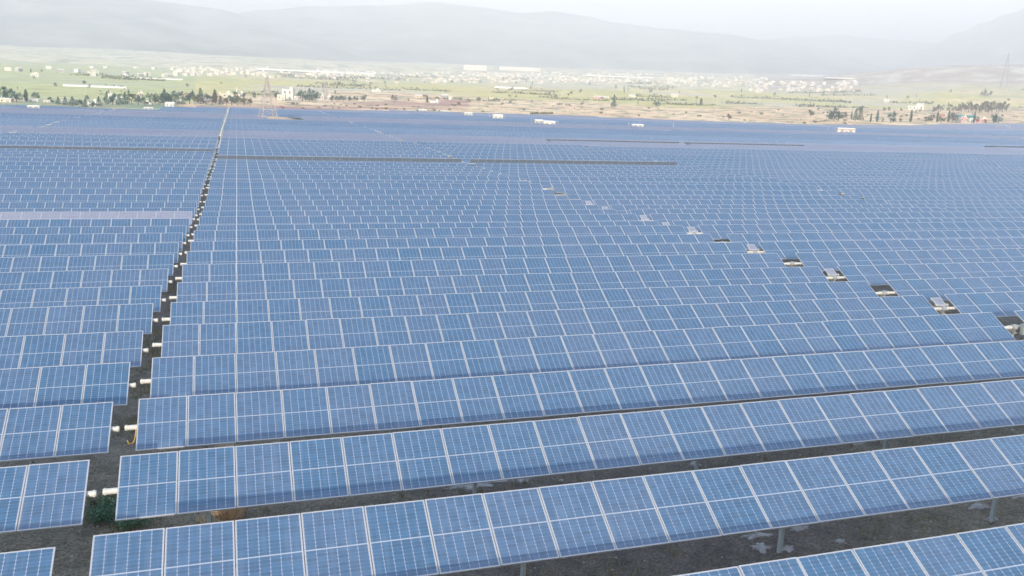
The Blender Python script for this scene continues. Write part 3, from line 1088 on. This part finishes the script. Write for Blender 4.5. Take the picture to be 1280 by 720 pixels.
# far hedgerows and orchard lines that read as one mass
hb = MB()
rr = random.Random(4)
for _ in range(46):
    px = rr.uniform(-20, 1300)
    py = edge_y(px) - rr.uniform(14, 44)
    q = at(px, py)
    R = dist(q)
    n = int(rr.uniform(12, 40))
    ang = rr.gauss(-.3, .15)
    for k in range(n):
        x, y = q.x + math.cos(ang) * k * R * .0022, q.y + math.sin(ang) * k * R * .0022
        z = ground(x, y)
        hs_ = R * rr.uniform(.0006, .0018)
        for _ in range(7):
            leaf(hb, (x + rr.gauss(0, hs_), y + rr.gauss(0, hs_), z + abs(rr.gauss(0, hs_)) * .8 + .2), hs_ * .8, rr)
tag(hb.build('distant_hedges', [M['leaf_olive']]), 'hazy dark hedgerows and orchard lines across the far plain', 'hedges', kind='stuff')

# ------------------------------------------------------------------ buildings of the plain
def house(px, py, wpx, hpx, wall, roof, label, style='gable', group=None, detail=True, depth=.7, rz=None):
    q = at(px, py)
    s = (q - Vector((0, 0, H))).length / F
    W_, Hh = wpx * s, hpx * s
    D_ = W_ * depth if depth < 3 else depth
    az = math.atan2(q.x, q.y)
    t = tag(empty('house' if style != 'long' else 'greenhouse', (q.x, q.y, q.z - .2), -az + (rng.uniform(-.4, .4) if rz is None else rz)), label, 'house' if style != 'long' else 'greenhouse', group)
    mb = MB()
    hw = Hh * (.68 if style in ('gable', 'long') else 1.0)
    mb.box((0, 0, hw / 2), (W_, D_, hw))
    mb.build('wall', M[wall], t)
    rb = MB()
    if style in ('gable', 'long'):
        o = .04 * W_ if style == 'gable' else .005 * W_
        x0, x1, y0, y1 = -W_ / 2 - o, W_ / 2 + o, -D_ / 2 - o, D_ / 2 + o
        z0, z1 = hw + .01, Hh
        th = .12
        A, B, C_, D2 = (x0, y0, z0), (x1, y0, z0), (x1, y1, z0), (x0, y1, z0)
        E_, G_ = (x0, 0, z1), (x1, 0, z1)
        rb.quad([A, B, G_, E_]); rb.quad([C_, D2, E_, G_]); rb.quad([B, C_, G_]); rb.quad([D2, A, E_]); rb.quad([D2, C_, B, A])
    else:
        rb.box((0, 0, hw + .12), (W_ * 1.03, D_ * 1.03, .22))
        for sx in (-1, 1):
            rb.box((sx * W_ * .49, 0, hw + .4), (W_ * .03, D_, .34))
        rb.box((W_ * .2, D_ * .2, hw + .9), (W_ * .22, D_ * .25, 1.3))
    rb.build('roof', M[roof], t)
    if detail and style != 'long':
        nw = max(2, min(5, int(W_ / 3.2)))
        for fl in range(1 if hw < 5 else 2):
            zc = hw * (.55 if hw < 5 else (.27 + .46 * fl))
            for k in range(nw):
                xc = (k + .5) / nw * W_ * .9 - W_ * .45
                wb = MB()
                if fl == 0 and k == nw // 2:
                    wb.box((xc, -D_ / 2 - .03, min(1.05, hw * .4)), (1.0, .08, min(2.1, hw * .8)))
                    wb.build('door', M['door'], t)
                else:
                    wb.box((xc, -D_ / 2 - .02, zc), (min(1.3, W_ * .12), .06, min(1.3, hw * .35)))
                    wb.build('window', M['window'], t)
    return t
house(8, 127.5, 12, 5, 'cream_wall', 'pale_roof', 'cream farm shed below the large teal tree at the belt end')
house(42, 127, 9, 3.5, 'white_wall', 'pale_roof', 'low pale farm shed past the dark narrow tree')
house(60, 128, 8, 3, 'cream_wall', 'pale_roof', 'tiny cream hut in the scrub past the low farm shed')
house(80, 128, 7, 3.2, 'grey_wall', 'pale_roof', 'small grey hut half hidden in the belt scrub')
house(117, 132.5, 11, 3.5, 'white_wall', 'film', 'white flat shed at the field edge beside the sandy mound', 'flat')
house(138, 124.5, 4, 6, 'white_wall', 'pale_roof', 'narrow tall white house among the belt trees', 'flat')
house(149, 124, 8, 3, 'white_wall', 'pale_roof', 'low white house next to the narrow tall one')
house(167, 122, 6, 2.8, 'white_wall', 'pale_roof', 'small white house above the middle of the belt')
house(176, 120.5, 5, 4, 'cream_wall', 'pale_roof', 'cream house with small windows above the middle of the belt', 'flat')
house(188, 130.5, 7, 4, 'white_wall', 'film', 'white shed sunk among the belt trees', 'flat')
house(213, 133, 10, 5.5, 'white_wall', 'pale_roof', 'white yard building in front of the belt trees')
house(224, 128.5, 5, 4, 'cream_wall', 'pale_roof', 'cream house behind the white yard building')
house(232, 121.5, 9, 4.5, 'cream_wall', 'red_roof', 'cream house with a clay roof above the belt')
house(261, 126.5, 9, 3, 'white_wall', 'pale_roof', 'long low white house under the slim dark trees')
house(283, 122, 14, 5, 'cream_wall', 'pale_roof', 'long cream building beside the pale water tower', 'flat')
house(300, 122, 9, 5, 'cream_wall', 'pale_roof', 'smaller cream building on the other side of the water tower', 'flat')
house(352, 125, 9, 6, 'cream_wall', 'pale_roof', 'cream farmhouse lower wing beside the dark tree', 'flat')
house(361, 124.5, 13, 12, 'white_wall', 'pale_roof', 'tall cream farmhouse with two floors next to the tree trio', 'flat')
house(371, 125, 6, 5, 'white_wall', 'pale_roof', 'small white annex between the farmhouse and the trio')
house(402, 124.5, 7, 5.5, 'white_wall', 'pale_roof', 'white house just past the tree trio', 'flat')
house(411, 125, 4, 4.5, 'white_wall', 'pale_roof', 'little white house behind the slim pylon', 'flat')
house(470, 115, 10, 3, 'white_wall', 'pale_roof', 'pale flat house alone on the dull green plain', 'flat')
house(523, 122, 9, 4, 'cream_wall', 'pale_roof', 'cream house on the pale field beside the lone dark tree')
house(544, 129, 10, 2.5, 'white_wall', 'film', 'low white shed on the field track behind the red earth', 'flat')
house(556, 122, 8, 4.5, 'grey_wall', 'pale_roof', 'grey house with pale roof above the field track')
house(563, 125, 4, 4, 'white_wall', 'pale_roof', 'tiny white house next to the grey one')
house(748, 123.5, 10, 4, 'pink_wall', 'pale_roof', 'pinkish farm building in front of the tall lone tree')
house(757, 123, 7, 3, 'cream_wall', 'pale_roof', 'cream barn next to the pinkish farm building')
house(790, 122, 8, 4, 'cream_wall', 'pale_roof', 'cream barn past the tall lone tree')
house(843, 121, 8, 4, 'cream_wall', 'pale_roof', 'cream house far out on the light green field')
house(1108, 128, 6, 4, 'white_wall', 'pale_roof', 'little white house high above the cypress line')
house(1145, 137, 16, 4, 'white_wall', 'pale_roof', 'long white building on the pale rise above the cypresses', 'flat')
house(1150, 133, 7, 4, 'white_wall', 'pale_roof', 'white house behind the long white building on the rise')
house(1176, 150, 6, 7, 'cream_wall', 'red_roof', 'orange-roofed cream house between cypresses')
house(1197, 152.5, 12, 8, 'white_wall', 'teal_roof', 'white house with a wide teal roof among the cypresses', 'gable', None, True, .7, 0)
house(1211, 153, 12, 8, 'white_wall', 'teal_roof', 'white hall with teal roof next to the pink house', 'gable', None, True, .7, 0)
house(1204, 153.5, 5, 7, 'pink_wall', 'pale_roof', 'narrow pink house squeezed between the teal roofs', 'flat', None, True, .7, 0)
house(1227, 153, 10, 4, 'pink_wall', 'pale_roof', 'low pinkish house past the teal-roofed hall', 'flat')
# long white greenhouses and works
house(119, 108.6, 62, 2.2, 'film', 'film', 'very long white greenhouse on the green plain above the belt', 'long', None, False, 25, 0)
house(191, 98.6, 62, 1.6, 'film', 'film', 'long white greenhouse below the far hillside town', 'long', None, False, 25, 0)
house(639, 110.6, 40, 2.2, 'film', 'film', 'white greenhouse strip below the middle of the town', 'long', None, False, 25, 0)
house(396, 90.5, 130, 2.6, 'film', 'film', 'longest white greenhouse strip at the foot of the mountain', 'long', None, False, 60, 0)
house(594, 88, 28, 6, 'white_wall', 'film', 'large white factory block above the town', 'flat', None, True, .4, 0)
house(650, 89, 50, 4.5, 'white_wall', 'film', 'long white factory hall next to the large white block', 'flat', None, True, .3, 0)
house(785, 97, 100, 1.8, 'film', 'film', 'white greenhouse strip behind the densest part of the town', 'long', None, False, 40, 0)
house(1008, 95, 36, 1.3, 'film', 'film', 'white greenhouse strip on the shoulder of the low hill', 'long', None, False, 40, .1)
house(1052, 98.5, 36, 1.3, 'film', 'film', 'second white greenhouse strip further along the low hill shoulder', 'long', None, False, 40, .1)

# town houses: the nearest as things, the rest as one far mass
def town_spot(r_):
    z_ = r_.random()
    if z_ < .13: return r_.uniform(215, 335), r_.uniform(85, 95)
    if z_ < .24: return r_.uniform(330, 480), r_.uniform(88, 98)
    if z_ < .70: return min(870, max(460, r_.gauss(680, 95))), r_.uniform(91, 104)
    if z_ < .84: return r_.uniform(800, 960), r_.uniform(97, 109)
    if z_ < .97: return r_.uniform(930, 1070), r_.uniform(102, 116)
    return r_.uniform(0, 230), r_.uniform(85, 97)
rt = random.Random(12)
spots = sorted([town_spot(rt) for _ in range(760)], key=lambda a: -a[1] + .018 * a[0])
PROTO_TOWN = []
for wall, roof, fl in [('white_wall', 'pale_roof', 0), ('white_wall', 'red_roof', 1), ('cream_wall', 'pale_roof', 0), ('white_wall', 'film', 0), ('grey_wall', 'pale_roof', 1), ('white_wall', 'film', 0)]:
    mb = MB()
    mb.box((0, 0, .4), (1, .75, 1.0))
    if fl:
        o = .54
        A, B, C_, D2 = (-o, -.42, .9), (o, -.42, .9), (o, .42, .9), (-o, .42, .9)
        mb.quad([A, B, (o, 0, 1.2), (-o, 0, 1.2)], 1); mb.quad([C_, D2, (-o, 0, 1.2), (o, 0, 1.2)], 1)
        mb.quad([B, C_, (o, 0, 1.2)], 1); mb.quad([D2, A, (-o, 0, 1.2)], 1)
    else:
        mb.box((0, 0, .93), (1.05, .8, .06), 1)
        mb.box((.2, .1, 1.04), (.3, .25, .16), 0)
    for k in range(3):
        for zc in (.3, .66):
            mb.box(((k - 1) * .3, -.377, zc), (.12, .01, .15), 2)
    PROTO_TOWN.append(mb.mesh('town_house', [M[wall], M[roof], M['window']]))
far_town = MB()
for j, (px, py) in enumerate(spots):
    q = at(px, py)
    R = dist(q)
    s = (q - Vector((0, 0, H))).length / F
    wd = max(6.0, s * rt.choice([1, 1.2, 1.5, 1.5, 2, 2, 2.6, 4]))
    hh = max(3.5, min(14, s * rt.uniform(.8, 2.0)))
    rz = -math.atan2(q.x, q.y) + rt.choice([0, 0, .5, -.5, .9])
    if j < 260:
        o = put('town_house', rt.choice(PROTO_TOWN), None, (q.x, q.y, q.z), (0, 0, rz))
        o.scale = (wd, min(wd, 14), hh)
        tag(o, 'small hazy pale house of the far town at the mountain foot', 'house', 'houses of the far town')
    else:
        Mx = Matrix.Translation((q.x, q.y, q.z)) @ Matrix.Rotation(rz, 4, 'Z')
        far_town.box((0, 0, hh * .4), (wd, min(wd, 14), hh * 1.1), rt.choice([0, 0, 0, 1]), Mx)
        far_town.box((0, 0, hh * .97), (wd * 1.05, min(wd, 14) * 1.05, .4), 2, Mx)
tag(far_town.build('distant_town', [M['white_wall'], M['cream_wall'], M['pale_roof']]), 'far rows of pale town buildings dissolving into the haze', 'town', kind='stuff')

# ------------------------------------------------------------------ inverter cabins, poles, pylons
CAB_LABEL = ['tiny pale inverter cabin by the edge of the red earth', 'low white inverter cabin at the field edge before the red earth ends', 'small white inverter cabin at the field edge behind the poled one',
             'white inverter cabin with a pole on either side', 'low flat inverter cabin touching the larger white one', 'larger white inverter cabin with a low neighbour', 'white inverter cabin with a tan front on the dark blue rows',
             'largest white inverter cabin, red stripe under its roof', 'pale flat inverter cabin near the belt trees', 'pale lilac inverter cabin far off on the deep blue corner']
def cabin(q, wd, label, stripe, hgt=3.1):
    az = math.atan2(q.x, q.y)
    t = tag(empty('inverter_cabin', (q.x, q.y, ground(q.x, q.y)), -az * .5), label, 'cabin', 'inverter cabins in the solar field')
    dp = 2.2
    mb = MB(); mb.box((0, 0, hgt / 2), (wd, dp, hgt))
    for k in range(int(wd / .9)):
        mb.box((-wd / 2 + .45 + k * .9, -dp / 2 - .015, hgt * .5), (.06, .03, hgt * .92))
    mb.build('body', M['white_wall'], t)
    mb = MB(); mb.box((0, 0, hgt + .09), (wd + .3, dp + .3, .16)); mb.box((0, 0, hgt + .22), (wd * .9, dp * .8, .1)); mb.build('roof', M['film'], t)
    mb = MB(); mb.box((0, 0, .05), (wd + .4, dp + .4, .3)); mb.build('plinth', M['grey_wall'], t)
    for s in (-1, 1):
        d = MB(); d.box((s * wd * .25, -dp / 2 - .04, 1.3), (1.0, .05, 2.1)); d = d.build('door', M['door'], t)
        h_ = MB(); h_.box((s * wd * .25 + .35, -dp / 2 - .1, 1.25), (.05, .08, .2)); h_.build('handle', M['motor'], d)
    v = MB()
    for k in range(6):
        v.box((0, -dp / 2 - .04, hgt * .5 + k * .12), (wd * .16, .05, .06))
    v.build('vent', M['tube_dark'], t)
    if stripe:
        s_ = MB(); s_.box((0, -dp / 2 - .045, hgt - .3), (wd * .98, .04, .34)); s_.build('stripe', M['pink_wall'], t)
for (q, wd), lb, (px, py, _, hg) in zip(CABINS, CAB_LABEL, CABIN_PX):
    cabin(q, wd, lb, px == 1056, hg)

def pole(px, py, hpx, label, arm=True, group=None, name='lightning_pole', mat='pylon', cat='pole', rmul=1.0):
    q = at(px, py)
    s = (q - Vector((0, 0, H))).length / F
    h = hpx * s
    r = max(.06, .35 * s) * rmul
    t = tag(empty(name, (q.x, q.y, q.z)), label, cat, group)
    mb = MB(); mb.tube((0, 0, -.3), (0, 0, h), r, r * .55, 8); mb.build('mast', M[mat], t)
    b = MB(); b.box((0, 0, .1), (r * 6, r * 6, .25)); b.build('base', M['grey_wall'], t)
    if arm:
        a = MB(); a.box((0, 0, h * .93), (r * 14, r * 1.2, r * 1.2))
        for sx in (-6, 0, 6): a.tube((sx * r, 0, h * .93), (sx * r, 0, h * .93 + r * 3), r * .6, n=6)
        a.build('crossarm', M[mat], t)
PG = 'slim poles beside the inverter cabins'
for px, py, h in [(612, 154, 11), (631, 154, 11), (664, 160, 13), (697, 163, 12), (785, 165, 12), (841, 165, 12), (1034, 170, 13), (1004, 172, 10)]:
    pole(px, py, h, 'slim white lightning pole standing near an inverter cabin', False, PG)
UG = 'pale utility poles on the sandy strip'
for px, py, h in [(698, 142, 23), (732, 141, 14), (832, 136, 17), (893, 152, 20), (1200, 141, 24), (108, 130, 20), (242, 130, 12), (1104, 130, 9), (927, 140, 9)]:
    pole(px, py, h, 'slim pale utility pole with a short crossarm beyond the panels', True, UG, 'utility_pole')
pole(296, 122, 12, 'pale water tower mast between the two cream buildings', False, None, 'water_tower', 'film', 'tower', 1.6)

def pylon(q, h, base, label, r=.07, body='pylon'):
    az = math.atan2(q.x, q.y)
    t = tag(empty('lattice_pylon', (q.x, q.y, q.z - .2), -az + .3), label, 'pylon')
    leg_at = lambda z: base / 2 * (1 - z / h) ** 1.15 + base * .05
    levels = [h * (1 - (1 - k / 8) ** 1.25) for k in range(9)]
    corners = [(-1, -1), (1, -1), (1, 1), (-1, 1)]
    for sx, sy in corners:
        mb = MB()
        for a, b in zip(levels, levels[1:]):
            mb.tube((sx * leg_at(a), sy * leg_at(a), a), (sx * leg_at(b), sy * leg_at(b), b), r, n=6)
        mb.build('leg', M[body], t)
    br = MB()
    for a, b in zip(levels, levels[1:]):
        for k in range(4):
            c, d = corners[k], corners[(k + 1) % 4]
            la, lb = leg_at(a), leg_at(b)
            br.tube((c[0] * la, c[1] * la, a), (d[0] * lb, d[1] * lb, b), r * .6, n=4)
            br.tube((d[0] * la, d[1] * la, a), (c[0] * lb, c[1] * lb, b), r * .6, n=4)
            br.tube((c[0] * lb, c[1] * lb, b), (d[0] * lb, d[1] * lb, b), r * .6, n=4)
    br.build('bracing', M[body], t)
    for fz in (.66, .79, .91):
        mb = MB()
        z = h * fz
        wv = base * (.85 if fz != .79 else 1.05)
        for s in (-1, 1):
            mb.tube((0, -.1, z), (s * wv, 0, z + .02 * h), r * .7, n=4)
            mb.tube((0, .1, z + .05 * h), (s * wv, 0, z + .02 * h), r * .6, n=4)
            mb.tube((s * wv, 0, z + .02 * h), (s * wv, 0, z - .02 * h), r * .9, n=5)
        mb.build('crossarm', M[body], t)
pylon(at(335, 153.5), 13.0, 4.6, 'tall pale lattice pylon standing on the sandy mound inside the field', .075)
pylon(at(407, 138.5), 12.5, 4.2, 'slim lattice pylon in front of the red earth strip', .055)
q = at(1254, 112)
s_ = (q - Vector((0, 0, H))).length / F
pylon(q, 38 * s_, 6 * s_, 'dark lattice pylon on the crest of the low hill', .16 * s_, 'tube_dark')

def gantry():
    q = GANTRY
    t = tag(empty('steel_gantry', (q.x, q.y, ground(q.x, q.y)), -math.atan2(q.x, q.y)), 'pale steel gantry with crossed braces rising from the panels beside dark bushes', 'gantry')
    s = (q - Vector((0, 0, H))).length / F
    wd, h = 6 * s, 17 * s
    for sx in (-1, 1):
        mb = MB(); mb.tube((sx * wd, 0, -.2), (sx * wd, 0, h), .4 * s, .3 * s, 8); mb.build('post', M['pylon'], t)
    mb = MB()
    mb.tube((-wd, 0, h * .2), (wd, 0, h * .85), .25 * s, n=6); mb.tube((wd, .05, h * .2), (-wd, .05, h * .85), .25 * s, n=6)
    mb.build('brace', M['pylon'], t)
    mb = MB(); mb.box((0, 0, h * .9), (2 * wd, .5 * s, .5 * s)); mb.build('beam', M['pylon'], t)
gantry()

def mound():
    q = MOUND
    mb = MB()
    n = 36
    ring = []
    for k in range(4):
        f = [0, .45, .8, 1][k]
        ring.append([(q.x + 7.5 * f * math.cos(a) * (1 + .1 * math.sin(3 * a)), q.y + 15 * f * math.sin(a), ground(q.x, q.y) + [1.9, 1.6, .8, -.1][k] + .15 * math.sin(5 * a) * f) for a in [6.2832 * i / n for i in range(n)]])
    for a, b in zip(ring, ring[1:]):
        for i in range(n):
            j = (i + 1) % n
            mb.quad([a[i], b[i], b[j], a[j]], smooth=True)
    tag(mb.build('terrain', plain('sandy_mound', (.50, .38, .25), .95, 0, .2, .5)), kind='structure')
mound()
plant(323, 152.5, 6, 'shrub', 'leaf_teal', 'dark shrub beside the foot of the pylon on the sandy mound', None, 1.0)

# ------------------------------------------------------------------ weeds, stones and gravel near the camera
def near_shrub(px, py, w_, h_, mat, n, leafsize, label, seed, spike=0.0):
    q = at(px, py)
    rr = random.Random(seed)
    t = tag(empty('shrub', (q.x, q.y, ground(q.x, q.y))), label, 'shrub')
    mb, tw = MB(), MB()
    for k in range(26):
        a, r = rr.uniform(0, 6.28), w_ * math.sqrt(rr.random())
        top = Vector((r * math.cos(a), r * math.sin(a) * .7, h_ * rr.uniform(.45, 1.0) * (1.15 - .5 * r / w_)))
        root = Vector((top.x * .35, top.y * .35, 0))
        tw.tube(root, top, .007, .003, 5)
        for _ in range(n):
            s = rr.random() ** .6
            p = root.lerp(top, s) + Vector((rr.gauss(0, .06), rr.gauss(0, .06), rr.gauss(0, .05)))
            p.z = max(.01, p.z)
            if spike:
                d = Vector((rr.gauss(0, 1), rr.gauss(0, 1), rr.uniform(.2, 1.6))).normalized() * leafsize * 3
                sd = d.orthogonal().normalized() * .006
                mb.quad([p - sd, p + sd, p + d])
            else:
                leaf(mb, p, leafsize * rr.uniform(.6, 1.3), rr)
    mb.build('foliage', M[mat], t)
    tw.build('stem', M['bark'], t)
near_shrub(130, 650, .46, .62, 'leaf', 60, .028, 'low green shrub in the dark gap beside the white tube ends', 1)
near_shrub(156, 658, .62, .42, 'leaf', 60, .026, 'spreading green shrub at the corner of the second solar row from the bottom', 2)
near_shrub(128, 634, .42, .45, 'leaf_olive', 50, .025, 'small olive shrub just behind the low green one in the gap', 3)
near_shrub(285, 648, .40, .50, 'dry', 60, .03, 'dry orange-brown bush between the second and third solar rows', 4, 1.0)

gb = MB()
rr = random.Random(21)
def in_tracker_view(px, py): return True
for _ in range(9000):
    z_ = rr.random()
    if z_ < .38:                                           # the gap between the two blocks
        y = rr.uniform(9, 46)
        x = X0 + KX * (y - Y0) / ROW_P - GAP_E * PP * .5 + rr.gauss(0, .45)
    else:                                                  # open strips between the nearest rows
        y = rr.uniform(9, 24)
        x = rr.uniform(-4, 26)
    if fbm(x, y, 2.2, 3) < -.05: continue
    z = ground(x, y)
    for b in range(rr.randint(3, 7)):
        a = rr.uniform(0, 6.28)
        h = rr.uniform(.05, .20)
        bx, by = x + rr.gauss(0, .05), y + rr.gauss(0, .05)
        sx, sy = math.cos(a) * .011, math.sin(a) * .011
        lx, ly = rr.gauss(0, .05), rr.gauss(0, .05)
        gb.quad([(bx - sx, by - sy, z - .01), (bx + sx, by + sy, z - .01), (bx + lx, by + ly, z + h)])
tag(gb.build('grass', [M['grass']]), 'thin dry grass and weeds on the dark soil between the solar rows', 'grass', kind='stuff')

sb = MB()
def pebble(x, y, s):
    z = ground(x, y)
    P = []
    n = 7
    for (zz, f) in ((-.2, 1), (.35, .95), (.7, .5)):
        P.append([(x + s * f * math.cos(a) * rr.uniform(.8, 1.2), y + s * f * math.sin(a) * rr.uniform(.8, 1.2), z + s * zz * .8) for a in [6.2832 * i / n for i in range(n)]])
    for a, b in zip(P, P[1:]):
        for i in range(n):
            j = (i + 1) % n
            sb.quad([a[i], a[j], b[j], b[i]], smooth=True)
    sb.quad(P[-1])
for _ in range(1500):
    y = rr.uniform(8, 22)
    pebble(rr.uniform(-4, 26), y, rr.uniform(.008, .03) * (2.2 if rr.random() < .06 else 1))
tag(sb.build('gravel', [M['stone']]), 'small pale stones scattered on the dark soil', 'gravel', kind='stuff')

def gravel_patch(px, py, wpx, hpx, seed):
    q = at(px, py)
    s = (q - Vector((0, 0, H))).length / F
    rr = random.Random(seed)
    a_ = wpx * s / 2
    b_ = hpx * s / 2 / .42
    mb = MB()
    n = 40
    off = rr.uniform(0, 50)
    rings = []
    for f in (0, .5, .8, 1.0):
        R_ = []
        for i in range(n):
            t = 6.2832 * i / n
            k = 1 + .95 * noise.noise(Vector((math.cos(t) * 1.9 + off, math.sin(t) * 1.6, 0))) + .4 * noise.noise(Vector((math.cos(t) * 5 + off, math.sin(t) * 5, 9)))
            x, y = q.x + a_ * f * k * math.cos(t), q.y + b_ * f * k * math.sin(t)
            R_.append((x, y, ground(x, y) + .045 * (1 - f) + .012 + .015 * noise.noise(Vector((x * 6, y * 6, 0))) - (.05 if f == 1 else 0)))
        rings.append(R_)
    for u_, v_ in zip(rings, rings[1:]):
        for i in range(n):
            j = (i + 1) % n
            mb.quad([u_[i], v_[i], v_[j], u_[j]], smooth=True)
    o = mb.build('gravel_patch', M['patch'])
    tag(o, kind='structure')
M['patch'] = plain('pale_lime_gravel', (.34, .345, .36), .9, 0, .7, 8, .6)
for a in [(945, 670, 34, 6, 1), (952, 684, 26, 9, 2), (1000, 661, 26, 5, 3), (985, 686, 16, 6, 4), (1050, 677, 14, 4, 5), (592, 606, 70, 9, 6), (870, 581, 10, 6, 7), (1070, 553, 40, 5, 8), (1225, 634, 26, 6, 9), (1268, 618, 30, 7, 10), (790, 680, 10, 5, 11), (655, 600, 16, 6, 12), (1240, 650, 16, 4, 13)]:
    gravel_patch(*a)
print('objects', len(bpy.data.objects))
